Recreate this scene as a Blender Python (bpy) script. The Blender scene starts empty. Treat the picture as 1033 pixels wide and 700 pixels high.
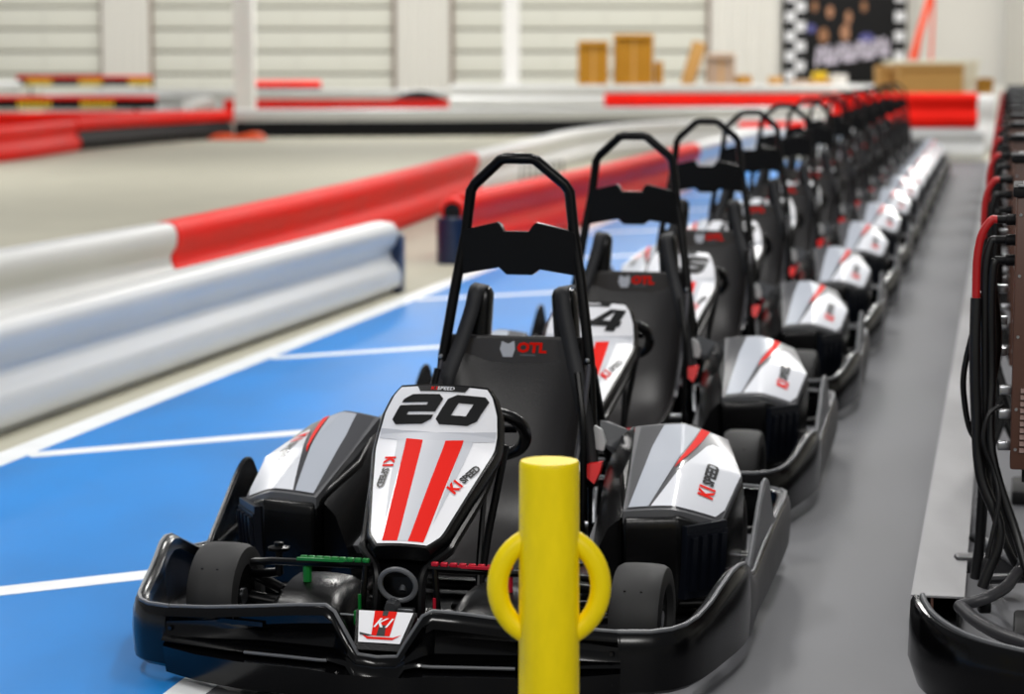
import bpy, bmesh, math, random
from mathutils import Vector, Matrix
random.seed(7)
S = bpy.context.scene
COL = S.collection
PI = math.pi

# ------------------------------------------------------------------ camera
F = 2395.0; H = 1.467; VH = 64.2
TH = math.atan((350 - VH) / F)
cd = bpy.data.cameras.new('camera'); cam = bpy.data.objects.new('camera', cd); COL.objects.link(cam)
cam.location = (0, 0, H); cam.rotation_euler = (PI/2 - TH, 0, 0)
cd.sensor_width = 36; cd.lens = F / 1033 * 36; cd.clip_end = 400
cd.dof.use_dof = True; cd.dof.focus_distance = 5.45; cd.dof.aperture_fstop = 3.3
S.camera = cam

# ------------------------------------------------------------------ materials
def srgb(c):
    return tuple(((v/255)/12.92 if v/255 <= .04045 else (((v/255)+.055)/1.055)**2.4) for v in c)
MATS = {}
def mat(name, col, rough=.5, metal=0, spec=.5, coat=0, noise=None, bump=None, emis=None):
    if name in MATS: return MATS[name]
    m = bpy.data.materials.new(name); m.use_nodes = True
    nt = m.node_tree; b = nt.nodes['Principled BSDF']
    c = srgb(col)
    b.inputs['Base Color'].default_value = (*c, 1)
    b.inputs['Roughness'].default_value = rough
    b.inputs['Metallic'].default_value = metal
    b.inputs['Specular IOR Level'].default_value = spec
    b.inputs['Coat Weight'].default_value = coat
    b.inputs['Coat Roughness'].default_value = .08
    tc = nt.nodes.new('ShaderNodeTexCoord')
    if noise:
        sc, amt, stretch = noise
        mp = nt.nodes.new('ShaderNodeMapping'); mp.inputs['Scale'].default_value = stretch
        n = nt.nodes.new('ShaderNodeTexNoise'); n.inputs['Scale'].default_value = sc; n.inputs['Detail'].default_value = 6
        r = nt.nodes.new('ShaderNodeValToRGB')
        r.color_ramp.elements[0].position = .3; r.color_ramp.elements[1].position = .7
        r.color_ramp.elements[0].color = (*[v*(1-amt) for v in c], 1)
        r.color_ramp.elements[1].color = (*[min(1, v*(1+amt*.6)) for v in c], 1)
        nt.links.new(tc.outputs['Object'], mp.inputs[0]); nt.links.new(mp.outputs[0], n.inputs[0])
        nt.links.new(n.outputs[0], r.inputs[0]); nt.links.new(r.outputs[0], b.inputs['Base Color'])
        rr = nt.nodes.new('ShaderNodeMapRange'); rr.inputs[3].default_value = rough*.85; rr.inputs[4].default_value = min(1, rough*1.2)
        nt.links.new(n.outputs[0], rr.inputs[0]); nt.links.new(rr.outputs[0], b.inputs['Roughness'])
    if bump:
        n2 = nt.nodes.new('ShaderNodeTexNoise'); n2.inputs['Scale'].default_value = bump[0]
        bp = nt.nodes.new('ShaderNodeBump'); bp.inputs['Strength'].default_value = bump[1]; bp.inputs['Distance'].default_value = .01
        nt.links.new(tc.outputs['Object'], n2.inputs[0]); nt.links.new(n2.outputs[0], bp.inputs['Height'])
        nt.links.new(bp.outputs[0], b.inputs['Normal'])
    MATS[name] = m
    return m
M_BLK = mat('black_plastic', (6, 6, 7), .27, spec=.34, bump=(180, .05))
M_BUMP = mat('bumper_plastic', (4, 4, 5), .16, spec=.32)
M_RIM = mat('grey_edge_plastic', (92, 94, 98), .42)  # lighter grey than the bumper plastic, for edges and small parts
M_GRYP = mat('grey_plastic', (84, 85, 88), .38, bump=(120, .06))
M_DGRY = mat('dark_grey_film', (58, 58, 62), .28, coat=.3)
M_LGRY = mat('light_grey_film', (190, 193, 201), .38)
M_WHT = mat('white_film', (232, 233, 238), .32, coat=.15)
M_SILV = mat('silver_film', (166, 172, 183), .34, coat=.15)
M_RED = mat('red_film', (226, 22, 6), .5, spec=.1)
M_INK = mat('black_film', (8, 8, 10), .3)
M_RUB = mat('tyre_rubber', (27, 27, 28), .62, noise=(9, .25, (1, 1, 1)))
M_TUBE = mat('black_tube', (3, 3, 4), .3, spec=.2)
M_STRAP = mat('black_webbing', (20, 21, 25), .62)
M_SEAT = mat('seat_shell', (30, 28, 29), .4, bump=(260, .08))
M_METAL = mat('steel', (170, 172, 176), .3, metal=1)
M_GREEN = mat('green_anodised', (14, 122, 48), .35, metal=.3)
M_PED = mat('red_anodised', (190, 16, 44), .35, metal=.3)
M_REDL = mat('red_lens', (250, 20, 20), .25)
M_YEL = mat('yellow_paint', (250, 222, 0), .38, spec=.3, noise=(30, .06, (1, 1, .4)))
M_BLUE = mat('blue_floor_paint', (20, 128, 208), .42, spec=.3, noise=(1.6, .16, (1, .5, 1)), bump=(2.5, .03))
M_LINE = mat('white_floor_paint', (240, 242, 243), .4, noise=(6, .05, (1, 1, 1)))
M_GREYF = mat('grey_floor_paint', (101, 102, 106), .5, spec=.3, noise=(1.4, .16, (1, .6, 1)), bump=(2.5, .04))
M_CONC = mat('concrete', (180, 177, 160), .7, spec=.25, noise=(1.1, .07, (1, 1, 1)))
M_BWHT = mat('barrier_white', (208, 209, 208), .32, noise=(1.3, .05, (1, 1, 2)))
M_BRED = mat('barrier_red', (236, 24, 7), .5, spec=.16, noise=(1.3, .08, (1, 1, 2)))
M_BBLK = mat('barrier_black', (12, 12, 14), .55, spec=.2)
M_BCAP = mat('dark_blue_plastic', (10, 30, 62), .35)
M_WALL = mat('painted_wall', (226, 224, 218), .7)
M_DOORP = mat('door_panel', (218, 218, 208), .7, spec=.2)
M_GAP = mat('door_joint', (120, 116, 100), .7)
M_BROWN = mat('charger_brown', (84, 54, 42), .42, noise=(5, .05, (1, 1, 1)))
M_LOUV = mat('louver_highlight', (140, 118, 112), .3)  # paler than the brown case: highlights on the slats put into the colour
M_CARD = mat('cardboard', (196, 150, 84), .8)
M_CARD2 = mat('cardboard_ochre', (176, 122, 14), .8)
M_CARD3 = mat('cardboard_grey', (176, 152, 130), .8)
M_ALU = mat('brushed_aluminium', (150, 150, 152), .45, metal=.3, noise=(5, .2, (1, .25, 1)))
M_CABB = mat('cable_black', (12, 12, 14), .38)
M_CABR = mat('cable_red', (176, 18, 22), .35)
M_ORNG = mat('orange_plastic', (240, 84, 20), .5)
M_BADGE = mat('badge_strip', (62, 59, 57), .3)
M_SIDE = mat('side_plastic', (5, 5, 6), .2, spec=.3)
M_POD = mat('pod_white_film', (212, 215, 222), .3, coat=.15)
M_POST = mat('post_white', (248, 248, 246), .6)
M_SIDEG = mat('lit_side_plastic', (58, 58, 61), .5, noise=(14, .3, (1, 1, 1)))  # mottled lighter side plastic: light on the outer panel put into the colour
M_SIGNY = mat('sign_yellow', (226, 190, 20), .5)
M_TUBE2 = mat("frame_tube_grey", (52, 52, 55), .4)
M_ORNG2 = mat("lift_red", (222, 78, 48), .6, spec=.2)
M_VENT = mat('vent_plastic', (9, 13, 22), .34, spec=.4)
M_MCOV = mat('pale_grey_plastic', (80, 82, 86), .35)
M_MCOV2 = mat('pale_bracket', (205, 207, 208), .4)
M_METAL2 = mat('dark_steel', (110, 112, 116), .3, metal=.8)
M_RIM2 = mat('seat_edge_plastic', (60, 60, 66), .3)
M_GAP2 = mat('door_frame_brown', (140, 124, 112), .6)
M_DOORP2 = mat('door_stile_paint', (205, 204, 196), .6)
M_SKIN = mat('print_tan', (178, 128, 96), .6); M_SKIN2 = mat('print_brown', (150, 104, 70), .6); M_BLU2 = mat('print_blue', (84, 84, 150), .6); M_LAV = mat('print_lavender', (222, 214, 232), .6)
M_WALL2 = mat('pale_pack', (214, 212, 206), .7)
M_CREAM = mat('cream_paint', (232, 228, 208), .6)

# ------------------------------------------------------------------ helpers
def mesh(name, vs, fs, m, parent=None, smooth=True, mats=None, fm=None):
    me = bpy.data.meshes.new(name); me.from_pydata([tuple(v) for v in vs], [], fs); me.update()
    o = bpy.data.objects.new(name, me); COL.objects.link(o)
    for mm in (mats or [m]): me.materials.append(mm)
    if fm:
        for p, i in zip(me.polygons, fm): p.material_index = i
    if smooth: shade(me)
    o.parent = parent
    return o
def shade(me, ang=40):
    bm = bmesh.new(); bm.from_mesh(me)
    bmesh.ops.recalc_face_normals(bm, faces=bm.faces[:])
    for f in bm.faces: f.smooth = True
    for e in bm.edges:
        if len(e.link_faces) == 2 and e.calc_face_angle(0) > math.radians(ang): e.smooth = False
    bm.to_mesh(me); bm.free(); me.update()
class MB:
    def __init__(s): s.v = []; s.f = []; s.m = []
    def add(s, vs, fs, mi=0):
        k = len(s.v); s.v += [tuple(v) for v in vs]; s.f += [tuple(i+k for i in f) for f in fs]; s.m += [mi]*len(fs); return s
    def box(s, c, d, rot=None, bev=0, mi=0):
        bm = bmesh.new(); bmesh.ops.create_cube(bm, size=1)
        for v in bm.verts: v.co = Vector((v.co.x*d[0], v.co.y*d[1], v.co.z*d[2]))
        if bev: bmesh.ops.bevel(bm, geom=bm.edges[:], offset=bev, segments=2, affect='EDGES', profile=.5)
        M = Matrix.Translation(c) @ (rot.to_4x4() if rot else Matrix.Identity(4))
        bmesh.ops.transform(bm, matrix=M, verts=bm.verts)
        bm.verts.index_update()
        s.add([v.co.copy() for v in bm.verts], [[v.index for v in f.verts] for f in bm.faces], mi); bm.free(); return s
    def tube(s, pts, r, n=10, closed=False, mi=0, ell=None):
        pts = [Vector(p) for p in pts]; N = len(pts); vs = []; fs = []
        rad = r if isinstance(r, (list, tuple)) else [r]*N
        up = None
        for i, p in enumerate(pts):
            if closed: t = (pts[(i+1) % N]-pts[i-1])
            else: t = pts[min(i+1, N-1)]-pts[max(i-1, 0)]
            t.normalize()
            if up is None:
                a = Vector((0, 0, 1)) if abs(t.z) < .9 else Vector((0, 1, 0))
                up = (a - t*a.dot(t)).normalized()
            else: up = (up - t*up.dot(t)).normalized()
            sd = t.cross(up)
            k = 1.0
            if 0 < i < N-1 or closed:
                a1 = (pts[i]-pts[i-1]).normalized(); a2 = (pts[(i+1) % N]-pts[i]).normalized()
                c = math.sqrt(max(.2, (1+a1.dot(a2))/2)); k = 1/c if c > .6 else 1.3
            for j in range(n):
                w = 2*PI*j/n
                eu, es = (ell if ell else (1, 1))
                vs.append(p + (up*math.sin(w)*eu + sd*math.cos(w)*es)*rad[i]*(1+(k-1)*.6))
        m = N if closed else N-1
        for i in range(m):
            for j in range(n):
                a = i*n+j; b = i*n+(j+1) % n; c = ((i+1) % N)*n+(j+1) % n; d = ((i+1) % N)*n+j
                fs.append((a, b, c, d))
        if not closed: fs.append(tuple(range(n))); fs.append(tuple(range((N-1)*n, N*n)))
        return s.add(vs, fs, mi)
    def prism(s, poly, ax, lo, hi, mi=0):
        # poly of 2D points, extruded along axis ax (0 x,1 y,2 z)
        def P(a, b, h):
            return (h, a, b) if ax == 0 else (a, h, b) if ax == 1 else (a, b, h)
        n = len(poly)
        vs = [P(a, b, lo) for a, b in poly]+[P(a, b, hi) for a, b in poly]
        fs = [tuple(range(n)), tuple(range(n, 2*n))]+[(i, (i+1) % n, n+(i+1) % n, n+i) for i in range(n)]
        return s.add(vs, fs, mi)
    def lathe(s, prof, c, axis='x', n=32, mi=0):
        # prof: (h along the axis, r)
        vs = []; fs = []; k = len(prof)
        for i in range(n):
            w = 2*PI*i/n
            for h, r in prof:
                a, b = r*math.cos(w), r*math.sin(w)
                v = (h, a, b) if axis == 'x' else (a, h, b) if axis == 'y' else (a, b, h)
                vs.append(Vector(v)+Vector(c))
        for i in range(n):
            for j in range(k-1):
                a = i*k+j; b = ((i+1) % n)*k+j
                fs.append((a, a+1, b+1, b))
        if prof[0][1] > 1e-4: fs.append(tuple(i*k for i in range(n)))
        if prof[-1][1] > 1e-4: fs.append(tuple(i*k+k-1 for i in range(n)))
        return s.add(vs, fs, mi)
    def loft(s, rows, closed_row=False, caps=False, mi=0):
        n = len(rows[0]); vs = [v for r in rows for v in r]; fs = []
        for i in range(len(rows)-1):
            for j in range(n if closed_row else n-1):
                fs.append((i*n+j, i*n+(j+1) % n, (i+1)*n+(j+1) % n, (i+1)*n+j))
        if caps: fs.append(tuple(range(n))); fs.append(tuple(range((len(rows)-1)*n, len(rows)*n)))
        return s.add(vs, fs, mi)
    def build(s, name, m, parent=None, mats=None, smooth=True):
        return mesh(name, s.v, s.f, m, parent, smooth, mats, s.m if mats else None)
def smooth_path(pts, k=6, closed=False):
    P = [Vector(p) for p in pts]; N = len(P); out = []
    rng = N if closed else N-1
    for i in range(rng):
        p0 = P[i-1] if (closed or i > 0) else P[0]*2-P[1]
        p1 = P[i]; p2 = P[(i+1) % N]; p3 = P[(i+2) % N] if (closed or i+2 < N) else P[-1]*2-P[-2]
        for j in range(k):
            t = j/k
            out.append(.5*((2*p1)+(p2-p0)*t+(2*p0-5*p1+4*p2-p3)*t*t+(3*p1-p0-3*p2+p3)*t**3))
    if not closed: out.append(P[-1])
    return out
def tag(o, label, cat, group=None, kind=None):
    if label: o['label'] = label
    if cat: o['category'] = cat
    if group: o['group'] = group
    if kind: o['kind'] = kind
    return o
def struct(o): o['kind'] = 'structure'; return o
def empty(name, loc=(0, 0, 0), rz=0):
    o = bpy.data.objects.new(name, None); COL.objects.link(o); o.empty_display_size = .1
    o.location = loc; o.rotation_euler = (0, 0, rz); return o
def copy_tree(o, parent=None):
    c = o.copy(); COL.objects.link(c); c.parent = parent
    for ch in list(o.children): copy_tree(ch, c)
    return c
def text_geo(body, bold=0.0, shear=0.0, res=2):
    cu = bpy.data.curves.new('t', 'FONT'); cu.body = body; cu.size = 1; cu.offset = bold; cu.resolution_u = res; cu.shear = shear
    o = bpy.data.objects.new('t', cu); COL.objects.link(o)
    bpy.context.view_layer.update()
    me = o.evaluated_get(bpy.context.evaluated_depsgraph_get()).to_mesh()
    vs = [v.co.copy() for v in me.vertices]; fs = [tuple(p.vertices) for p in me.polygons]
    o.to_mesh_clear() if False else None
    bpy.data.objects.remove(o); bpy.data.curves.remove(cu)
    x0 = min(v.x for v in vs); x1 = max(v.x for v in vs); y0 = min(v.y for v in vs); y1 = max(v.y for v in vs)
    return [((v.x-x0)/(y1-y0), (v.y-y0)/(y1-y0)) for v in vs], fs, (x1-x0)/(y1-y0)
def flat(mb, poly, fn, mi=0, sub=2, off=.0015):
    """2-D polygon laid on the surface fn(a,b,off), cut fine enough to follow it"""
    bm = bmesh.new(); vv = [bm.verts.new((a, b, 0)) for a, b in poly]; bm.faces.new(vv)
    bmesh.ops.triangulate(bm, faces=bm.faces[:])
    for _ in range(sub):
        bmesh.ops.subdivide_edges(bm, edges=bm.edges[:], cuts=1, use_grid_fill=True)
    bm.verts.index_update()
    mb.add([fn(v.co.x, v.co.y, off) for v in bm.verts], [[v.index for v in f.verts] for f in bm.faces], mi); bm.free()
def lay_text(mb, body, fn, o, ex, ey, h, mi=0, bold=0., shear=0., off=.0025, squeeze=1.):
    vs, fs, w = text_geo(body, bold, shear)
    mb.add([fn(o[0]+(x*ex[0]*squeeze+y*ey[0])*h, o[1]+(x*ex[1]*squeeze+y*ey[1])*h, off) for x, y in vs], fs, mi)
    return w*h*squeeze

# block numerals as chamfered bars in a unit box
def digit_polys(d, t=.29):
    c = .16
    L, R, B, T, Mi = 0, 1, 0, 1, .5
    seg = {
     'T': [(L+c, T), (R-c, T), (R, T-c), (R, T-t), (L, T-t), (L, T-c)],
     'B': [(L, B+c), (L+c, B), (R-c, B), (R, B+c), (R, B+t), (L, B+t)],
     'M': [(L, Mi-t*.4), (R, Mi-t*.4), (R, Mi+t*.4), (L, Mi+t*.4)],
     'UL': [(L, Mi), (L+t*1.1, Mi), (L+t*1.1, T-.1), (L, T-c)],
     'UR': [(R-t*1.1, Mi), (R, Mi), (R, T-c), (R-t*1.1, T-.1)],
     'LL': [(L, B+c), (L+t*1.1, B+.1), (L+t*1.1, Mi), (L, Mi)],
     'LR': [(R-t*1.1, B+.1), (R, B+c), (R, Mi), (R-t*1.1, Mi)],
     'C': [(.32, B), (.62, B), (.62, T), (.32, T)],
     'F': [(R-t*1.35, B), (R-.08, B), (R-.08, T), (R-t*1.35, T)],
     'UD': [(.0, .34), (.3, .34), (.66, T), (.42, T)],
     'M4': [(0, .2), (1, .2), (1, .44), (0, .44)],
    }
    use = {'0': 'T B UL UR LL LR', '1': 'C', '2': 'T UR M LL B', '3': 'T UR M LR B', '4': 'UD M4 F', '5': 'T UL M LR B',
           '6': 'T UL M LL LR B', '7': 'T UR LR', '8': 'T B M UL UR LL LR', '9': 'T UL UR M LR B'}[d]
    return [seg[k] for k in use.split()]

# ------------------------------------------------------------------ surfaces of the kart (x = towards the charger side, y = rearward)
PROF = [(-.06, -.262, .328, .052), (0, -.232, .342, .075), (.05, -.209, .357, .094), (.32, -.08, .449, .128), (.60, .040, .531, .158), (.66, .066, .556, .158), (.80, .098, .607, .150), (.93, .125, .648, .132), (1, .140, .668, .112)]
def prof(t):
    for a, b in zip(PROF, PROF[1:]):
        if t <= b[0] or b is PROF[-1]:
            k = (t-a[0])/(b[0]-a[0]); return [a[i]+(b[i]-a[i])*k for i in (1, 2, 3)]
def PAN(x, t, off=0.):
    y, z, w = prof(t)
    y2, z2, _ = prof(t+.02); y1, z1, _ = prof(t-.02)
    ty, tz = y2-y1, z2-z1; l = math.hypot(ty, tz); ny, nz = -tz/l, ty/l
    d = off - .9*x*x
    return Vector((x, y+ny*d, z+nz*d))
POD = [[(.415, .365, .318), (.545, .375, .316), (.655, .465, .280)],
       [(.392, .585, .396), (.520, .625, .402), (.675, .700, .362)],
       [(.366, .790, .474), (.490, .860, .468), (.606, .900, .430)]]
def PODS(u, v, off=0., s=1):
    u = min(max(u, 0), 1); v = min(max(v, 0), 1)
    i = min(int(u*2), 1); j = min(int(v*2), 1); a = u*2-i; b = v*2-j
    p = [Vector(POD[jj][ii]) for jj, ii in ((j, i), (j, i+1), (j+1, i), (j+1, i+1))]
    q = p[0]*(1-a)*(1-b)+p[1]*a*(1-b)+p[2]*(1-a)*b+p[3]*a*b
    q = q + Vector((0, -.35, .93))*(off + .020*math.sin(PI*u)*.6)
    q.x *= s
    return q

def number_mesh(num):
    mb = MB(); w = .104 if len(num) > 1 else .12; gap = .012
    tot = len(num)*w+(len(num)-1)*gap
    for i, d in enumerate(num):
        x0 = -tot/2+i*(w+gap)
        for poly in digit_polys(d):
            flat(mb, [(x0+a*w+(b-.5)*.035, .712+b*.206) for a, b in poly], PAN, sub=2, off=.004)
    return mb

def make_kart():
    K = empty('racing_kart')
    # floor pan and chassis tubes
    mb = MB().prism([(-.30, -.36), (.30, -.36), (.40, -.10), (.42, .30), (.62, .34), (.62, .95), (.34, 1.22), (-.34, 1.22), (-.62, .95), (-.62, .34), (-.42, .30), (-.40, -.10)], 2, .035, .055)
    mb.build('floor_pan', M_BLK, K)
    mb = MB()
    for s in (-1, 1):
        mb.tube(smooth_path([(s*.10, -.34, .075), (s*.16, -.20, .075), (s*.24, .05, .075), (s*.30, .5, .075), (s*.30, 1.2, .085)], 5), .015)
        mb.tube([(s*.26, 0, .10), (s*.47, 0, .13)], .018)
        mb.tube([(s*.30, .35, .07), (s*.70, .40, .09)], .012)
        mb.tube([(s*.30, 1.1, .08), (s*.66, 1.25, .12)], .012)
    mb.tube([(-.2, -.1, .075), (.2, -.1, .075)], .015)
    mb.tube([(-.3, .5, .075), (.3, .5, .075)], .015)
    mb.build('chassis_frame', M_TUBE, K)
    MB().tube([(-.62, 1.02, .14), (.62, 1.02, .14)], .020, 12).build('rear_axle', M_METAL, K)
    # wheels
    def wheel(x, y, r, w, name):
        s = 1 if x > 0 else -1
        h = w/2
        prof_ = [(-h*.72, r*.60), (-h*.98, r*.64), (-h, r*.80), (-h*.93, r*.93), (-h*.72, r*.985), (-h*.3, r), (h*.3, r), (h*.72, r*.985), (h*.93, r*.93), (h, r*.80), (h*.98, r*.64), (h*.72, r*.60)]
        mb = MB().lathe(prof_, (x, y, r), 'x', 40)
        mb.f = mb.f[:-2]; mb.m = mb.m[:-2]
        rr = r*.985
        for dx in (-.016, .020):
            for a in ():
                aa = math.radians(a); c = Vector((x+dx, y+math.cos(aa)*(-rr)*-1, r+math.sin(aa)*rr))
                mb.box(c, (.006, .006, .006), mi=1)
        a = math.radians(140)
        for dx in (-.024, .016):
            mb.lathe([(0, .003), (.004, .003)], (x+dx, y+math.cos(a)*r*1.0, r+math.sin(a)*r*1.0), 'y', 8, mi=1)
        t = mb.build(name, None, K, mats=[M_RUB, M_INK])
        m2 = MB().lathe([(-h*.74, r*.61), (-h*.70, r*.50), (-h*.2, r*.42), (h*.2, r*.42), (h*.70, r*.50), (h*.74, r*.61)], (x, y, r), 'x', 28)
        m2.lathe([(-h*.35, .001), (-h*.35, r*.44), (h*.1, r*.44), (h*.1, .001)], (x, y, r), 'x', 24)
        for k in range(6):
            a = k*PI/3
            for q in (-h*.45, h*.2):
                m2.lathe([(0, .006), (.012, .006)], (x+q, y+math.cos(a)*r*.27, r+math.sin(a)*r*.27), 'x', 6, mi=1)
        m2.lathe([(-h*.8, .012), (-h*.8, .02), (h*.8, .02), (h*.8, .012)], (x, y, r), 'x', 14, mi=1)
        m2.build('wheel_rim', None, t, mats=[M_BLK, M_METAL])
        return t
    for s in (-1, 1):
        wheel(s*.535, 0, .133, .128, 'front_tire')
        wheel(s*.535, 1.02, .140, .19, 'rear_tire')
        # steering knuckle with its mushroom shaped stop
        mb = MB().tube([(s*.40, .03, .15), (s*.46, 0, .19)], .014)
        mb.lathe([(0, .011), (.055, .008), (.06, .026), (.068, .028), (.072, .012), (.08, .012), (.082, .001)], (s*.375, -.05, .205), 'z', 14).tube([(s*.46, 0, .19), (s*.375, -.05, .21)], .012)
        mb.build('steering_knuckle', M_TUBE, K)
        MB().tube([(s*.44, .06, .15), (s*.05, .02, .13)], .009).build('tie_rod', M_TUBE, K)

    # ---- front bumper: rail line, face and lip lofted along the plan curve
    half = [(0, -.452, .108), (.048, -.450, .112), (.068, -.449, .145), (.108, -.442, .208), (.130, -.436, .220), (.20, -.425, .214), (.32, -.408, .200), (.44, -.388, .187), (.552, -.362, .178)]
    full = [(-x, y, z) for x, y, z in reversed(half[1:])]+half
    rows = []
    P = [Vector((x, y, 0)) for x, y, z in full]
    for i, (x, y, z) in enumerate(full):
        t = (P[min(i+1, len(P)-1)]-P[max(i-1, 0)]).normalized(); n = Vector((t.y, -t.x, 0))
        ax = abs(x); k = max(0, min(1, (ax-.085)/.04))*max(0, min(1, (.46-ax)/.05))*1.2
        zl = .100 if ax < .1 else .104
        b = Vector((x, y, 0))
        def q(o, zz): return b+n*o+Vector((0, 0, zz))
        fo = .10*max(0, min(1, (.552-ax)/.20))**.8
        zr = z
        rows.append([q(-.035, zr-.045), q(-.034, zr-.006), q(-.024, zr+.004), q(-.008, zr+.005), q(.002, zr-.003), q(.006, zr-.018),
                     q(.006-k*.05, zr-.030), q(.010-k*.06, (zr+zl)/2-.01), q(.012-k*.045, min(zl+.012, zr-.04)), q(.016, min(zl+.008, zr-.045)), q(.020+k*.012, min(zl, zr-.052)), q(.012, min(zl-.010, zr-.06)), q(.014+fo*.55, zl*.86), q(.002+fo*.62, .024), q(-.05+fo*.4, .024)])
    mb = MB().loft(rows)
    mb.build('front_bumper', M_BUMP, K)
    fb = K.children[-1]
    mb = MB().tube([r[3]+Vector((0, 0, -.001)) for r in rows], .0050, 8)
    mb.build('bumper_edge', M_RIM, fb)
    lipR = [r[10] for r, h in zip(rows, full) if .09 < h[0] < .42]; lipL = [r[10] for r, h in zip(rows, full) if -.42 < h[0] < -.09]
    for lp in (lipL, lipR): MB().tube(lp, .004, 6).build('lower_lip', M_RIM, fb)
    # bumper bolts near the corner
    mb = MB()
    for s in (-1, 1):
        for zz in (.135, .065):
            MB().lathe([(0, .006), (-.006, .005), (-.006, .001)], (s*.535, -.375, zz), 'y', 8).build('bumper_bolt', M_BLK, fb)
    # shelf behind the rail with its white film
    for s in (-1, 1):
        mb = MB().prism([(s*.30, -.385), (s*.44, -.365), (s*.62, -.310), (s*.62, -.27), (s*.42, -.31), (s*.30, -.33)], 2, .152, .163)
        sh = mb.build('bumper_shelf', M_BLK, K)
        MB().prism([(s*.38, -.365), (s*.46, -.352), (s*.56, -.322), (s*.54, -.295), (s*.40, -.328)], 2, .1632, .165).build('white_film', M_WHT, sh)

    # ---- side bumpers
    for s in (-1, 1):
        pts = [(.546, -.363, .178, .034), (.62, -.338, .176, .034), (.665, -.305, .177, .034), (.695, -.262, .180, .035), (.716, -.20, .187, .036), (.733, -.12, .203, .038), (.746, -.04, .226, .040), (.757, .03, .244, .042), (.764, .10, .248, .044), (.766, .17, .238, .046), (.762, .25, .210, .05), (.757, .33, .178, .054), (.753, .42, .168, .058), (.750, .60, .192, .062),
               (.746, .80, .208, .066), (.740, 1.0, .216, .070), (.732, 1.2, .216, .074), (.720, 1.32, .212, .078), (.700, 1.38, .208, .08)]
        rows = []
        pts = [(x-(.034 if s < 0 else .006)*(math.sin(PI*min(1, i/10))), y, z, zb) for i, (x, y, z, zb) in enumerate(pts)]
        for i, (x, y, z, zb) in enumerate(pts):
            a = Vector(pts[max(i-1, 0)][:2]); c = Vector(pts[min(i+1, len(pts)-1)][:2]); t = (c-a).normalized(); n = Vector((t.y, -t.x))
            def q(o, zz): return Vector((s*(x+n.x*o), y+n.y*o, zz))
            rows.append([q(-.030, z-.030), q(-.029, z-.002), q(-.018, z+.005), (q(-.006, z+.005)), q(.003, z-.004), q(.010, z-.03), q(.012, (z+zb)/2), q(.008, zb+.01), q(-.004, zb), q(-.03, zb+.002)])
        mb = MB().loft(rows)
        nr = len(rows[0])-1
        for k in range(len(mb.m)):
            if k//nr >= 9 and k % nr >= 4: mb.m[k] = 1  # outer panel behind the corner takes the lit grey
        sb = mb.build('side_bumper', None, K, mats=[M_SIDE, M_SIDEG])
        MB().tube([r[3] for r in rows], .0055, 8).build('bumper_edge', M_RIM, sb)
        mb = MB()
        for y in (.5, .56, .72, .95, 1.15):
            MB().lathe([(0, .008), (s*.004, .008), (s*.004, .001)], (s*(.757-(y-.5)*.03), y, .11 + (.03 if y in (.56, .95) else 0)), 'x', 8).build('bumper_bolt', M_INK, sb)
        # upright inner plate (fin)
        pl = [(.37, .10), (.39, .165), (.50, .245), (.60, .315), (.66, .350), (.70, .358), (.74, .350), (.77, .318), (.85, .235), (.98, .190), (.98, .10)]
        mb = MB().prism(smooth_2d(pl), 0, s*.742, s*.728)
        fp = mb.build('bumper_fin', M_GRYP if s > 0 else M_BLK, K)
        MB().tube([Vector((s*.735, a, b)) for a, b in smooth_2d(pl)][:-8], .006, 6).build('fin_edge', M_RIM if s > 0 else M_BLK, fp)
        for y in (.50, .72):
            MB().box((s*.685, y, .150), (.062, .05, .008), bev=.002).box((s*.685, y, .1545), (.042, .028, .006), mi=1).build('bumper_clip', None, K, mats=[M_METAL, M_INK])
    # ---- rear bumper
    pts = smooth_path([(-.70, 1.38, .20), (-.62, 1.43, .20), (-.35, 1.47, .20), (0, 1.48, .20), (.35, 1.47, .20), (.62, 1.43, .20), (.70, 1.38, .20)], 4)
    rows = [[p+Vector((0, -.03, -.02)), p+Vector((0, -.028, .008)), p+Vector((0, 0, .010)), p+Vector((0, .012, -.02)), p+Vector((0, .012, -.11)), p+Vector((0, -.02, -.13))] for p in pts]
    MB().loft(rows).build('rear_bumper', M_BUMP, K)
    MB().tube([r[2] for r in rows], .0055, 8).build('bumper_edge', M_RIM, K.children[-1])

    # ---- side pods
    for s in (-1, 1):
        outline = [(.42, .35), (.56, .352), (.60, .385), (.66, .470), (.68, .70), (.615, .92), (.50, .905), (.37, .82), (.36, .6)]
        def topz(x, y):
            best = None
            for i in range(11):
                for j in range(11):
                    p = PODS(i/10, j/10, 0, 1); d = (p.x-x)**2+(p.y-y)**2
                    if best is None or d < best[0]: best = (d, p.z)
            return best[1]
        rings = []
        cx, cy = .52, .62
        for zf, k in ((0, .93), (.5, .985), (.88, 1.0), (.96, .995), (1.0, .975)):
            ring = []
            for x, y in outline:
                zt = topz(x, y)-.012
                xx = cx+(x-cx)*k; yy = cy+(y-cy)*k
                ring.append(Vector((s*xx, yy, .055+(zt-.055)*zf)))
            rings.append(ring)
        mb = MB().loft(rings, closed_row=True, caps=True)
        body = mb.build('side_pod', M_BLK, K)
        bv = body.modifiers.new('b', 'BEVEL'); bv.width = .006; bv.segments = 2; bv.limit_method = 'ANGLE'; bv.angle_limit = math.radians(25)
        # cover on top
        n = 14
        rows = []
        for j in range(n+1):
            r = []
            for i in range(n+1): r.append(PODS(i/n, j/n, .004, s))
            lo0 = r[0]-Vector((0, 0, .03)); lo1 = r[-1]-Vector((0, 0, .035))
            rows.append([lo0]+r+[lo1])
        rows = [[p-Vector((0, .002, .03)) for p in rows[0]]]+rows+[[p-Vector((0, -.004, .03)) for p in rows[-1]]]
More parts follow.
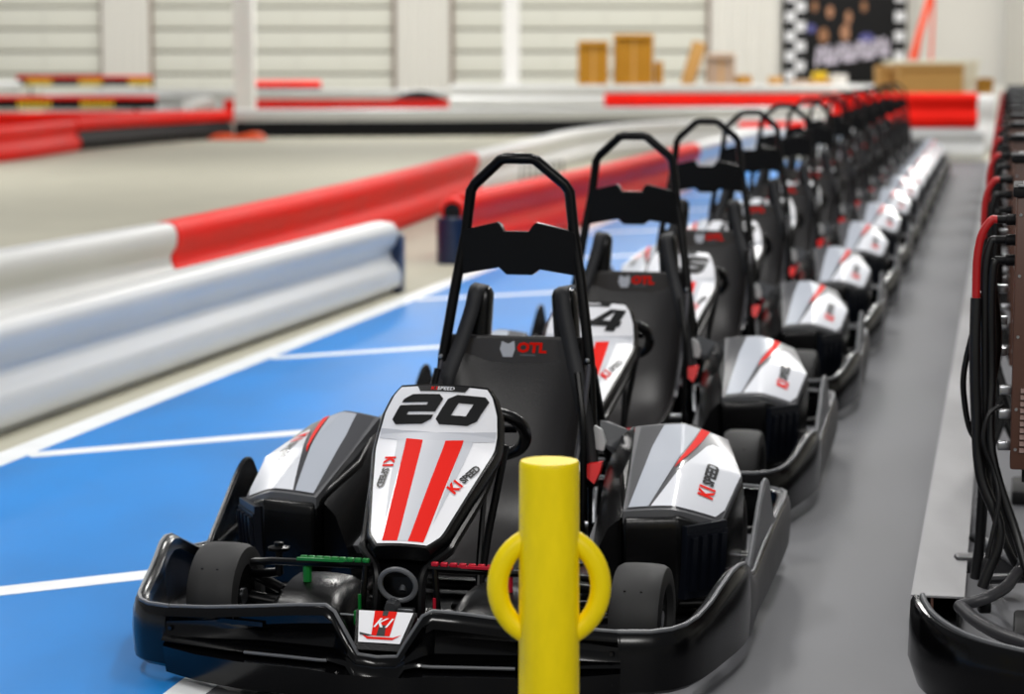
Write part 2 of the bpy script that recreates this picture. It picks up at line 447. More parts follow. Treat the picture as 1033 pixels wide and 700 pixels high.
        cov = MB().loft(rows).build('pod_cover', M_GRYP, K)
        fn = lambda a, b, off: PODS(a, b, off+.004, s)
        def film(name, poly, m, off=.0025, sub=4):
            mb = MB(); flat(mb, poly, fn, sub=sub, off=off); return mb.build(name, m, cov)
        film('dark_film', [(.04, .02), (.98, .02), (1, .5), (.97, .98), (.06, .98), (.02, .5)], M_DGRY, .0015)
        film('white_film', [(.05, .03), (.25, .03), (.47, .50), (.68, .97), (.30, .97), (.20, .70), (.13, .4)], M_SILV, .0032)
        film('logo_film', [(.275, .03), (.93, .03), (.985, .12), (.99, .50), (.96, .68), (.88, .80), (.80, .82), (.73, .76), (.5, .40)], M_POD, .0032)
        film('red_stripe', [(.455, .42), (.50, .47), (.79, .975), (.695, .975)], M_RED, .0048)
        mb = MB()
        ex = (0, 1) if s > 0 else (0, -1)
        # u spans about .26 m and v about .47 m, so the letters are scaled to match
        hu = .13; 
        def fl(a, b, off): return fn(a, b, off)
        o0 = (.85, .17) if s > 0 else (.85, .73)
        up = (-1.0, .06) if s > 0 else (-1.0, .06)
        vs, fs, w = text_geo('K1', .05, .1)
        w1 = w*hu*.62
        mb.add([fn(o0[0]+y*up[0]*hu*1.15, o0[1]+(x*hu*.62)*ex[1]+y*hu*.1, .0065) for x, y in vs], fs, 0)
        vs, fs, w = text_geo('SPEED', .045, .1)
        mb.add([fn(o0[0]-.03+y*up[0]*hu*.8, o0[1]+(w1+.012+x*hu*.50)*ex[1]+y*hu*.1, .0065) for x, y in vs], fs, 1)
        mb.build('pod_lettering', None, cov, mats=[M_RED, M_INK])
        # louvred corner block at the front
        a = Vector((s*.585, .350)); b2 = Vector((s*.670, .468)); d = (b2-a); L = d.length; d.normalize(); nn = Vector((d.y, -d.x))*(1 if s > 0 else -1)
        mb = MB()
        def bx(c0, c1, z0, z1, o0_, o1_, mi=0, tilt=0):
            vs = []
            for zz, tt in ((z0, tilt), (z1, 0)):
                for c, o in ((c0, o0_), (c1, o0_), (c1, o1_), (c0, o1_)):
                    pp = a+d*(c*L)+nn*(o-tt); vs.append((pp.x, pp.y, zz))
            mb.add(vs, [(0, 1, 2, 3), (4, 5, 6, 7), (0, 1, 5, 4), (1, 2, 6, 5), (2, 3, 7, 6), (3, 0, 4, 7)], mi)
        bx(0, 1, .10, .272, -.03, .004, 0, .012)
        bx(0, 1, .272, .292, -.03, .000, 0)
        for k in range(4): bx(.08+k*.24, .20+k*.24, .12, .262, .0, .012, 0, .010)
        mb.build('pod_vent', M_VENT, K)
        # inner shroud beside the seat
        rows = []
        for y, zt, xo in ((.40, .300, .405), (.55, .36, .385), (.75, .44, .365), (.86, .47, .35)):
            rows.append([Vector((s*xo, y, zt)), Vector((s*(xo-.035), y-.01, zt-.03)), Vector((s*(xo-.075), y-.03, zt-.12)), Vector((s*(xo-.09), y-.03, .07)), Vector((s*xo, y, .06))])
        MB().loft(rows, closed_row=True, caps=True).build('pod_shroud', M_BLK, K)
        mb = MB().prism([(.40, .19), (.62, .27), (.64, .26), (.52, .20), (.42, .165)], 0, s*.30, s*.345)
        mb.build('shroud_step', M_GRYP, K)
        # seat side cover behind the pod
        mb = MB().add([(s*.245, .90, .475), (s*.345, .94, .435), (s*.350, .92, .375), (s*.29, .90, .375), (s*.245, .88, .415),
                       (s*.245, 1.02, .455), (s*.345, 1.02, .415), (s*.350, 1.02, .345), (s*.29, 1.02, .345), (s*.245, 1.02, .39)],
                      [(0, 1, 2, 3, 4), (5, 6, 7, 8, 9), (0, 1, 6, 5), (1, 2, 7, 6), (2, 3, 8, 7), (3, 4, 9, 8), (4, 0, 5, 9)])
        mb.build('motor_cover', M_MCOV, K)
    # red tail lamp, white bracket
    MB().add([(.228, .80, .365), (.268, .81, .372), (.264, .80, .345), (.25, .79, .312), (.230, .79, .33), (.228, .83, .365), (.268, .83, .372), (.264, .83, .345), (.25, .83, .312), (.230, .83, .33)],
             [(0, 1, 2, 3, 4), (5, 6, 7, 8, 9), (0, 1, 6, 5), (1, 2, 7, 6), (2, 3, 8, 7), (3, 4, 9, 8), (4, 0, 5, 9)]).build('belt_buckle', M_REDL, K)
    MB().tube([(.252, .80, .30), (.262, .74, .26), (.27, .70, .22)], .006, 8).build('buckle_stalk', M_METAL, K)
    MB().prism([(.232, .40), (.262, .395), (.268, .42), (.256, .455), (.236, .465), (.228, .44)], 1, .86, .875).build('seat_bracket', M_MCOV2, K)

    # ---- nose plate
    def NP(x, t, off=0): return Vector((x, -.444+t*.075+off*-.7, .128+t*.075+off*.7))
    mb = MB().add([NP(-.056, 0), NP(.056, 0), NP(.074, 1), NP(-.074, 1), (-.05, -.38, .08), (.05, -.38, .08), (.07, -.34, .10), (-.07, -.34, .10)], [(0, 1, 2, 3), (4, 5, 6, 7), (0, 1, 5, 4), (1, 2, 6, 5), (2, 3, 7, 6), (3, 0, 4, 7)])
    npl = mb.build('nose_plate', M_BLK, K)
    mb = MB(); flat(mb, [(-.050, .18), (.050, .18), (.066, .98), (-.066, .98)], NP, 0, 1, .002)
    flat(mb, [(-.022, .35), (.022, .35), (.027, .98), (-.027, .98)], NP, 1, 1, .003)
    flat(mb, [(-.010, .35), (.010, .35), (.008, .62), (-.008, .62)], NP, 2, 1, .0036)
    flat(mb, [(-.006, .86), (.006, .86), (.007, .99), (-.007, .99)], NP, 2, 1, .0036)
    flat(mb, [(-.050, .40), (-.03, .32), (.03, .32), (.050, .40), (.030, .26), (-.030, .26)], NP, 1, 1, .0033)
    flat(mb, [(-.052, .42), (-.018, .36), (-.03, .33), (-.050, .36)], NP, 2, 1, .0036)
    lay_text(mb, 'K1', NP, (-.022, .56), (1, 0), (.2, 9), .026, 0, .02, .3, .0042)
    mb.build('nose_film', None, npl, mats=[M_WHT, M_RED, M_INK])
    # foot humps
    for s in (-1, 1):
        rows = []
        for k in range(9):
            t = k/8; y = -.37+t*.26
            hh = .055+.125*math.sin(min(1, t*1.25)*PI/2)**.7
            r = []
            for j in range(11):
                a = PI*j/10; r.append(Vector((s*(.235+.125*math.copysign(abs(math.cos(a))**.6, math.cos(a))), y, .05+(hh-.0)*math.sin(a)**.45*(1-.18*(math.cos(a) > .4)))))
            rows.append(r)
        MB().loft(rows, caps=True).build('foot_well', M_BLK, K)
    # pedals
    for s, m in ((-1, M_GREEN), (1, M_PED)):
        mb = MB().tube([(s*.44, -.06, .235), (s*.34, -.19, .268), (s*.07, -.255, .284)], .009, 8)
        mb.tube([(s*.085, -.255, .284), (s*.095, -.26, .16), (s*.10, -.27, .10)], .008, 8)
        p = mb.build('pedal', M_TUBE, K)
        mb = MB()
        for k in range(9):
            t = k/8; x = s*(.085+t*.17); mb.box((x, -.253+t*.045, .295-t*.010), (.017, .012, .010), bev=.002)
        mb.box((s*.170, -.238, .288), (.185, .010, .006))
        mb.tube([(s*.25, -.20, .265), (s*.25, -.20, .225)], .011, 8)
        mb.tube([(s*.092, -.285, .22), (s*.092, -.285, .165)], .004, 6).box((s*.092, -.29, .165), (.022, .02, .035), bev=.003)
        mb.build('pedal_grip', m, p)
        MB().tube([(s*.05, -.30, .17), (s*.20, -.28, .17)], .003, 6).build('pedal_cable', M_METAL, p)

    # ---- number panel
    outl = lambda d, t0=0: [(prof(t)[2]+d) for t in ()]
    ts = [-.035+i*1.035/26 for i in range(27)]
    def hw(t, d):
        w = prof(t)[2]
        return w+d
    rows = []
    def sheet(d, off0, nx=12):
        out = []
        for t in ts: out.append([PAN(hw(t, d)*(-1+2*i/nx), t, off0) for i in range(nx+1)])
        return out
    top = sheet(.0, 0); ed = sheet(.008, -.012); bot = sheet(.004, -.040)
    rows = []
    for a, b, c in zip(top, ed, bot):
        rows.append([c[0], b[0]]+a+[b[-1], c[-1]]+list(reversed(c))[1:-1])
    first = [p+Vector((0, -.008, -.012)) for p in rows[0]]
    pn = MB().loft(rows, closed_row=True, caps=True).build('number_panel', M_BLK, K)
    def band(t0, t1, d, m, name, off=.0015, n=20):
        mb = MB(); rr = []
        for i in range(n+1):
            t = t0+(t1-t0)*i/n; w = hw(t, d); rr.append([PAN(w*(-1+2*j/14), t, off) for j in range(15)])
        mb.loft(rr); return mb.build(name, m, pn)
    band(-.02, .982, -.006, M_WHT, 'panel_film', n=32)
    mb = MB()
    for sgn in (-1, 1):
        flat(mb, [(sgn*.013, -.005), (sgn*.051, -.005), (sgn*.074, .630), (sgn*.029, .620)], PAN, 0, 4, .0030)
    mb.build('red_stripes', M_RED, pn)
    mb = MB(); flat(mb, [(-.014, -.005), (.014, -.005), (.031, .620), (-.031, .620)], PAN, 0, 4, .0026)
    for sgn in (-1, 1):
        flat(mb, [(0, .615), (sgn*.095, .625), (sgn*.149, .645), (sgn*.149, .695), (sgn*.09, .675), (0, .660)], PAN, 0, 4, .0026)
        flat(mb, [(sgn*.074, .630), (sgn*.098, .632), (sgn*.080, .33), (sgn*.060, .10)], PAN, 0, 4, .0024)
    mb.build('grey_film', M_LGRY, pn)
    mb = MB(); flat(mb, [(-.068, .985), (-.058, .94), (.058, .94), (.068, .985)], PAN, 0, 2, .0035)
    mb.build('top_tab', M_INK, pn)
    mb = MB()
    lay_text(mb, 'K1', PAN, (-.030, .95), (1, 0), (.1, 2.2), .012, 0, .02, 0, .0045)
    lay_text(mb, 'SPEED', PAN, (-.014, .95), (1, 0), (.1, 2.2), .012, 1, .01, 0, .0045)
    mb.build('top_lettering', None, pn, mats=[M_RED, M_WHT])
    # side logos: the left one reads downwards, the right one upwards
    def rot(o, ang, h):
        c_, s_ = math.cos(ang), math.sin(ang); k = 1/.49
        return lambda x, y: (o[0]+(x*c_-y*s_)*h, o[1]+(x*s_+y*c_)*h*k)
    for o, ang in (((-.112, .52), math.radians(-91)), ((.088, .285), math.radians(62))):
        mb = MB()
        vs, fs, w = text_geo('K1', .05, .1); h = .030
        g = rot(o, ang, h); mb.add([PAN(*g(x*.85, y-.1), .0042) for x, y in vs], fs, 0)
        vs, fs, w2 = text_geo('SPEED', .05, .1)
        k1 = w*.85+.15
        for r_, mi_, of in ((1, 2, .0042),):
            mb.add([PAN(*g(k1+x*.62, y*.68), of) for x, y in vs], fs, mi_)
        mb.build('panel_logo', None, pn, mats=[M_RED, M_WHT, M_INK])
    number_mesh('20').build('panel_number', M_INK, pn)
    # panel support: two edge bars, ring and column
    mb = MB()
    for s in (-1, 1):
        mb.tube(smooth_path([(s*.155, .075, .50), (s*.140, -.02, .42), (s*.112, -.17, .335), (s*.105, -.21, .315), (s*.060, -.25, .275), (s*.055, -.27, .20), (s*.06, -.28, .12)], 5), .011, 8)
        mb.tube([(s*.16, .14, .52), (s*.12, .12, .3), (s*.10, .05, .08)], .010, 8)
        mb.tube([(s*.13, .05, .44), (s*.14, -.06, .25), (s*.15, -.12, .09)], .007, 8)
    mb.loft([[Vector((-.10, -.16, .32)), Vector((.10, -.16, .32))], [Vector((-.055, -.235, .255)), Vector((.055, -.235, .255))], [Vector((-.055, -.24, .12)), Vector((.055, -.24, .12))]])
    mb.build('panel_support', M_TUBE, K)
    MB().tube([(0, .16, .60), (0, -.2, .27), (0, -.235, .22)], .011, 10).build('steering_column', M_METAL2, K)
    ring = []
    for i in range(28):
        a = 2*PI*i/28; ring.append((.044*math.cos(a), -.275-.012*math.sin(a), .245+.040*math.sin(a)))
    MB().tube(ring, .0065, 8, closed=True).build('column_ring', M_RIM, K)
    MB().lathe([(-.02, .02), (-.05, .014), (-.05, .001)], (-.01, -.26, .195), 'y', 10).box((.02, -.29, .188), (.05, .02, .012), bev=.003).build('column_bolt', M_METAL2, K)
    # steering wheel
    c = Vector((0, .30, .530)); nrm = Vector((0, .74, .67)).normalized(); e1 = Vector((1, 0, 0)); e2 = nrm.cross(e1)*-1
    e2 = Vector((0, -e2.y, -e2.z)) if e2.z < 0 else e2
    pts = []
    for i in range(44):
        a = 2*PI*i/44; ca, sa = math.cos(a), math.sin(a)
        pts.append(c+e1*math.copysign(abs(ca)**.75, ca)*.170+e2*math.copysign(abs(sa)**.85, sa)*(.085 if sa > 0 else .11))
    sw = MB().tube(pts, .0165, 10, closed=True).build('steering_wheel', M_BLK, K)
    mb = MB().tube([c, c+e1*.15+e2*.01], .010, 8).tube([c, c-e1*.15+e2*.01], .010, 8).tube([c, c-e2*.11], .010, 8).tube([c, Vector((0, .17, .56))], .012, 8)
    mb.build('wheel_spokes', M_BLK, sw)

    # ---- seat
    ctrl = [(.962, .700, .205, .020, 0), (.956, .655, .212, .045, 0), (.940, .55, .215, .100, 0), (.905, .42, .212, .140, .1), (.85, .30, .205, .15, .3), (.76, .20, .20, .13, .6), (.62, .145, .20, .11, .9), (.45, .125, .195, .09, 1), (.30, .14, .18, .06, 1)]
    rows = []
    for (y, z, w, wing, k) in ctrl:
        r = []
        for i in range(17):
            q = -1+i/8; a = q*PI/2
            o = wing*(1-math.cos(a))**1.4
            r.append(Vector((w*math.sin(a)**1 if abs(q) < 1 else w*q, y-o*(1-k), z+o*k)))
        rows.append(r)
    rr = []
    for i in range(len(rows)-1):
        p0 = rows[max(i-1, 0)]; p1 = rows[i]; p2 = rows[i+1]; p3 = rows[min(i+2, len(rows)-1)]
        for j in range(4):
            t = j/4
            rr.append([.5*((2*b)+(c2-a)*t+(2*a-5*b+4*c2-d)*t*t+(3*b-a-3*c2+d)*t**3) for a, b, c2, d in zip(p0, p1, p2, p3)])
    rr.append(rows[-1])
    seat = MB().loft(rr).build('seat', M_SEAT, K)
    so = seat.modifiers.new('s', 'SOLIDIFY'); so.thickness = .014; so.offset = -1
    sd = seat.modifiers.new('v', 'SUBSURF'); sd.levels = 1; sd.render_levels = 1
    for s in (0, -1):
        edge = [r[s] for r in rr][:22]
        MB().tube(edge, .007, 6).build('seat_edge', M_RIM2, seat)
    # badge strip
    def BD(x, t, off=0):
        a = max(-1, min(1, x/.210)); q = math.asin(a); o = .03*(1-math.cos(q))**1.4
        return Vector((x, .953-o-off, .632+t*.062))
    mb = MB(); flat(mb, [(-.17, -.1), (.17, -.1), (.178, .98), (-.178, .98)], BD, 0, 4, .016)
    # emblem on the badge strip: a small white shield beside red letters
    flat(mb, [(-.045, .15), (-.018, .15), (-.010, .5), (-.012, .90), (-.030, .76), (-.048, .88), (-.054, .5)], BD, 1, 1, .018)
    lay_text(mb, 'OTL', BD, (-.004, .36), (1, 0), (0, 16), .031, 2, .05, .1, .019, 1.15)
    flat(mb, [(.004, .22), (.05, .22), (.05, .30), (.004, .30)], BD, 3, 1, .018)
    mb.build('seat_badge', None, seat, mats=[M_BADGE, M_LGRY, M_RED, M_RIM])
    # shoulder pads and straps
    for s in (-1, 1):
        mb = MB()
        rows = []
        for z, w, d, xx, yy in ((.60, .036, .035, .135, .975), (.70, .036, .036, .130, .985), (.78, .036, .036, .125, .985), (.815, .035, .034, .122, .985), (.832, .028, .024, .121, .985), (.836, .008, .01, .121, .985)):
            rows.append([Vector((s*xx+w*math.copysign(abs(math.cos(a))**.6, math.cos(a)), yy+d*math.copysign(abs(math.sin(a))**.6, math.sin(a)), z)) for a in [2*PI*j/14 for j in range(14)]])
        mb.loft(rows, closed_row=True, caps=True).build('shoulder_pad', M_BLK, K)
        pth = smooth_path([(s*.122, 1.0, .842), (s*.124, .940, .832), (s*.135, .920, .77), (s*.160, .895, .68), (s*.190, .860, .58), (s*.215, .85, .45), (s*.235, .82, .30)], 5)
        r2 = []
        for p in pth:
            r2.append([p+Vector((-.021, 0, -.004*s)), p+Vector((.021, 0, .004*s))])
        st = MB().loft(r2).build('shoulder_strap', M_STRAP, K)
        m_ = st.modifiers.new('s', 'SOLIDIFY'); m_.thickness = .004
        MB().tube(smooth_path([(s*.20, .80, .62), (s*.222, .77, .48), (s*.225, .76, .34), (s*.225, .74, .16)], 5), .010, 8).build('seat_stay', M_TUBE, K)
    # ---- roll hoop
    hp = [(.235, .86, .10), (.228, .875, .40), (.212, .905, .645), (.180, .935, .86), (.157, .950, .99), (.143, .953, 1.110), (.130, .951, 1.130), (.052, .932, 1.198), (.036, .930, 1.203)]
    pts = [(-x, y, z) for x, y, z in hp]+[(x, y, z) for x, y, z in reversed(hp)]
    MB().tube(pts, .0155, 12).build('roll_hoop', M_TUBE, K)
    MB().tube([(-.045, .930, 1.203), (-.052, 1.05, .95), (-.07, 1.22, .12)], .001, 5) if False else None
    for s in (-1, 1):
        MB().tube([(s*.215, .93, .62), (s*.25, 1.18, .12)], .012, 8).build('hoop_stay', M_TUBE, K)
        MB().lathe([(-.02, .006), (-.026, .006), (-.027, .001)], (s*.212, .90, .645), 'y', 8).build('hoop_bolt', M_METAL, K)
    pl = [(-.163, .995), (-.155, 1.002), (-.062, 1.024), (-.052, 1.018), (-.042, .998), (.030, .998), (.042, 1.016), (.052, 1.024), (.155, 1.000), (.163, .995), (.178, .875), (.062, .892), (.040, .876), (-.034, .876), (-.056, .896), (-.178, .872)]
    MB().prism(pl, 1, .930, .955).build('head_board', M_TUBE, K)
    bv = K.children[-1].modifiers.new('b', 'BEVEL'); bv.width = .004; bv.segments = 2
    return K
def smooth_2d(pl):
    return [(p.x, p.y) for p in smooth_path([(a, b, 0) for a, b in pl], 3)]

K0 = make_kart()
poses = [(-.204, 5.767, .240), (.242, 7.87, .222), (.703, 10.07, .212)]
while len(poses) < 13:
    x, y, a = poses[-1]; poses.append((x+.202*2.06, y+2.06, .204))
nums = ['20', '14', '16', '12', '19', '7', '10', '3', '18', '5', '21', '8', '11']
ordn = ['', '', '', 'fourth', 'fifth', 'sixth', 'seventh', 'eighth', 'ninth', 'tenth', 'eleventh', 'twelfth', 'thirteenth']
labs = ['nearest racing kart, number 20 on its white nose panel, behind the yellow bollard',
        'second racing kart in the row, nose panel ending in a 4, right behind kart 20',
        'third racing kart in the row, on the blue and grey floor behind the second']
karts = []
for i, (x, y, a) in enumerate(poses):
    k = K0 if i == 0 else copy_tree(K0)
    k.location = (x, y, 0); k.rotation_euler = (0, 0, -a)
    if i:
        for ch in k.children:
            for g in ch.children:
                if g.name.startswith('panel_number'):
                    mb = number_mesh(nums[i]); me = bpy.data.meshes.new('panel_number')
                    me.from_pydata(mb.v, [], mb.f); me.materials.append(M_INK); g.data = me
    lab = labs[i] if i < 3 else ('last and farthest racing kart of the row, before the red and white end barrier' if i == 12 else '%s racing kart counted from kart 20 back along the parked row' % ordn[i])
    tag(k, lab, 'go-kart', 'racing karts parked in a row')
    karts.append(k)

# ------------------------------------------------------------------ yellow bollard
B = empty('bollard', (.069, 4.33, 0))
mb = MB().lathe([(0, .001), (0, .0575), (.729, .0555), (.735, .0548), (.739, .053), (.740, .001)], (0, 0, 0), 'z', 48)
mb.build('post', M_YEL, B)
ring = [(.096*math.cos(a), 0, .502+.096*1.04*math.sin(a)) for a in [2*PI*i/48 for i in range(48)]]
MB().tube(ring, .0195, 14, closed=True).build('handle_ring', M_YEL, B)
MB().lathe([(0, .12), (.010, .12), (.010, .058)], (0, 0, 0), 'z', 32).build('base_plate', M_YEL, B)
tag(B, 'yellow steel bollard with a round grab ring in front of kart 20', 'bollard')

# ------------------------------------------------------------------ floor
TR = .2065  # tangent of the row direction
ang = math.atan(TR)
def quad(name, pts, z0, z1, m):
    mb = MB().prism(pts, 2, z0, z1); o = mb.build(name, m, smooth=False); return struct(o)
quad('floor', [(-60, -3), (40, -3), (40, 110), (-60, 110)], -.10, 0, M_CONC)
def rowpt(x0, y0, y): return (x0+(y-y0)*TR, y)
# pit lane paint: blue left, grey right, divided by a white line under the karts
XB = (-1.762, 9.134); XG = (-.80, 5.50)
def strip(name, A, wa, Bp, wb, y0, y1, z, m):
    a0 = rowpt(*A, y0); a1 = rowpt(*A, y1); b0 = rowpt(*Bp, y0); b1 = rowpt(*Bp, y1)
    return quad(name, [(a0[0]+wa, y0), (b0[0]+wb, y0), (b1[0]+wb, y1), (a1[0]+wa, y1)], 0, z, m)
strip('floor_blue_lane', XB, 0, XG, 0, 2, 35.9, .002, M_BLUE)
strip('floor_grey_lane', XG, .10, (1.06, 6.0), 0, 2, 35.9, .0021, M_GREYF)
strip('trim_blue_border_line', XB, -.13, XB, 0, 2, 35.9, .0035, M_LINE)
strip('trim_middle_line', XG, -.0, XG, .10, 2, 35.9, .0035, M_LINE)
strip('floor_charger_side', (1.06, 6.0), 0, (1.06, 6.0), 3.2, 2, 40, .0015, M_GREYF)
# slanting stall lines
sd = Vector((.87, .493)).normalized(); pn = Vector((-sd.y, sd.x))
def xr(A, y): return A[0]+(y-A[1])*TR
def stall(y_at_left):
    # start on the blue edge, end on the middle line
    p = Vector((xr(XB, y_at_left), y_at_left))
    k = 0; 
    while True:
        q = p+sd*k
        if q.x >= xr(XG, q.y) or k > 6: break
        k += .01
    w = .055
    return [p+pn*w, q+pn*w, q-pn*w, p-pn*w]
for y0 in (3.15, 5.95, 8.83, 11.80, 14.75, 17.7, 20.6, 23.6, 26.5, 29.5, 32.4):
    quad('trim_stall_line', [(p.x, p.y) for p in stall(y0)], 0, .0040, M_LINE)

# ------------------------------------------------------------------ barriers
HALF = [(0, .48), (.045, .478), (.080, .462), (.100, .425), (.104, .385), (.092, .335), (.062, .295), (.055, .265), (.068, .225), (.105, .185), (.122, .135), (.123, .085), (.112, .045), (.070, .030), (.066, 0)]
def barrier(name, pts, hgt=.48, z0=0, mats=None, split=None, seg=8, curve=True, wid=1.0):
    """rail shaped barrier swept along a ground line; split = height where the lower material ends"""
    prof_ = [(-a*wid, b*hgt/.48) for a, b in reversed(HALF)]+[(a*wid, b*hgt/.48) for a, b in HALF[1:]]
    pp = smooth_path([(x, y, 0) for x, y in pts], seg) if curve and len(pts) > 2 else [Vector((x, y, 0)) for x, y in pts]
    rows = []
    for i, p in enumerate(pp):
        t = (pp[min(i+1, len(pp)-1)]-pp[max(i-1, 0)]).normalized(); n = Vector((t.y, -t.x, 0))
        rows.append([p+n*a+Vector((0, 0, z0+b)) for a, b in prof_])
    mb = MB().loft(rows, closed_row=True, caps=True)
    if split is not None:
        for k, f in enumerate(mb.f):
            if sum(mb.v[i][2] for i in f)/len(f) < split+z0 and len(f) == 4: mb.m[k] = 1
    return mb.build(name, mats[0], mats=mats)
def endcap(parent_name, p, t, m, hgt=.48, r=.0):
    pass
# near white rail with its dark blue end piece
BW = barrier('track_barrier', [(-3.05, 4.6), (-2.12, 9.3), (-.84, 15.25)], .462, mats=[M_BWHT], curve=False, wid=1.05)
tag(BW, 'nearest white plastic rail barrier with dark blue end, left of the blue floor', 'barrier')
mb = MB()
t = Vector((.210, .977)).normalized(); n = Vector((t.y, -t.x))
base = Vector((-.84, 15.25))
rows = []
for k, (o, w) in enumerate(((0, .126), (.10, .128), (.17, .11), (.21, .06))):
    c = base+t*o
    rows.append([Vector((c.x+n.x*a, c.y+n.y*a, z)) for a, z in ((-w, 0), (-w, .36), (-w*.6, .40), (w*.6, .40), (w, .36), (w, 0))])
mb.loft(rows, closed_row=True, caps=True).build('end_cap', M_BCAP, BW)
# second run: white, red, white, on the track side
tag(barrier('track_barrier', [(-3.6, 8.6), (-3.05, 10.9), (-2.69, 12.4), (-2.15, 14.55)], .5, mats=[M_BWHT]), 'white rail barrier between the track and the nearest white rail', 'barrier')
tag(barrier('track_barrier', [(-2.143, 14.58), (-1.62, 17.6), (-1.06, 21.3), (-.46, 26.0)], .5, mats=[M_BRED]), 'long red rail barrier joining two white ones at the track edge', 'barrier')
tag(barrier('track_barrier', [(-.453, 26.05), (.25, 31.0), (1.1, 36.2), (2.4, 40.2), (4.6, 43.4), (7.0, 44.6)], .5, mats=[M_BWHT]), 'white rail barrier curving away behind the row beyond the red one', 'barrier')
# third run beside the pit lane, behind the walkway
BR = barrier('track_barrier', [(-.40, 17.75), (.8, 22.6), (2.2, 29.0)], .5, mats=[M_BRED], curve=False)
tag(BR, 'pinkish red rail barrier seen through the two nearest roll hoops', 'barrier')
mb = MB().lathe([(0, .001), (0, .115), (.335, .115), (.345, .105), (.345, .001)], (-.44, 17.50, 0), 'z', 24)
mb.build('end_cap', M_BCAP, BR)
mb = MB().lathe([(-.06, .001), (-.06, .085), (.10, .10)], (-.44, 17.52, .395), 'y', 22)
mb.lathe([(-.065, .001), (-.065, .068), (-.05, .068)], (-.44, 17.52, .385), 'y', 22, mi=1)
mb.build('rail_mouth', None, BR, mats=[M_BRED, M_BBLK])
tag(barrier('track_barrier', [(2.2, 29.05), (3.0, 32.8), (3.72, 36.0)], .5, mats=[M_BWHT], curve=False), 'white rail barrier continuing behind the third and fourth roll hoops', 'barrier')
# small mesh panel leaning behind the white curve
mb = MB()
for i in range(8): mb.tube([(.10+i*.07, 26.5+i*.2, 0), (.10+i*.07, 26.5+i*.2, .34)], .010, 6)
mb.tube([(.10, 26.5, .34), (.59, 27.9, .34)], .010, 6).tube([(.10, 26.5, .08), (.59, 27.9, .08)], .010, 6)
tag(mb.build('mesh_panel', M_RIM), 'small grey mesh panel in front of the white curve, seen through the nearest hoop', 'mesh')

# far kerb: black below, white or red above
tag(barrier('track_barrier', [(-9.6, 30.5), (-7.85, 35.2), (-7.47, 40.3)], .53, mats=[M_BRED], wid=1.3), 'red far rail barrier at the left edge of the track', 'barrier')
tag(barrier('track_barrier', [(-7.45, 40.45), (-6.75, 44.0), (-5.7, 47.6)], .55, mats=[M_BRED, M_BBLK], split=.36, wid=1.2), 'far rail barrier, black below and red above, left of the white post', 'barrier')
tag(barrier('track_barrier', [(-5.58, 47.85), (-.74, 48.7), (4.5, 50.5), (9.5, 52.5)], .56, mats=[M_BWHT, M_BBLK], split=.32, wid=1.2), 'long far rail barrier, black below and white above, across the track', 'barrier')
def X(u, D): return (u-516.5)/F*D
def Z(v, D): return H-(v-VH)/F*D/1.0
tag(barrier('track_barrier', [(X(228, 60), 60), (X(560, 60), 60)], .57, mats=[M_BRED], wid=1.2), 'red rail barrier behind the long black and white one, right of the post', 'barrier')
tag(barrier('track_barrier', [(X(100, 71), 71), (X(470, 69), 69)], .72, mats=[M_BWHT], wid=1.2), 'far white rail barrier in front of the shutters, left of the middle', 'barrier')
# stacked rails at the middle and right
tag(barrier('track_barrier', [(X(455, 53.6), 53.6), (X(905, 53.6), 53.6)], .5, 0, mats=[M_BWHT], curve=False), 'lower white rail of the far stack under the cartons', 'barrier')
tag(barrier('track_barrier', [(X(455, 53.6), 53.6), (X(608, 53.6), 53.6)], .5, .5, mats=[M_BWHT], curve=False), 'upper white rail of the far stack, left of its red stretch', 'barrier')
tag(barrier('track_barrier', [(X(609, 53.6), 53.6), (X(905, 53.6), 53.6)], .5, .5, mats=[M_BWHT, M_BRED], split=.30, curve=False), 'upper rail of the far stack, red with white top, below the cartons', 'barrier')
tag(barrier('track_barrier', [(X(735, 36.3), 36.3), (X(990, 36.3), 36.3)], .5, 0, mats=[M_BWHT], curve=False), 'white rail barrier closing the far end of the grey floor', 'barrier')
tag(barrier('track_barrier', [(X(838, 36.3), 36.3), (X(983, 36.3), 36.3)], .53, .5, mats=[M_BRED], curve=False), 'red rail stacked on the white one at the end of the grey floor', 'barrier')
tag(barrier('track_barrier', [(X(745, 38.5), 38.5), (X(838, 38.5), 38.5)], .54, 0, mats=[M_BRED], curve=False), 'low red rail behind the white one, half hidden by far roll hoops', 'barrier')
tag(barrier('track_barrier', [(X(950, 39.5), 39.5), (X(1000, 39.5), 39.5)], .97, 0, mats=[M_BWHT], curve=False), 'short white rail behind the right end of the stacked red rail', 'barrier')
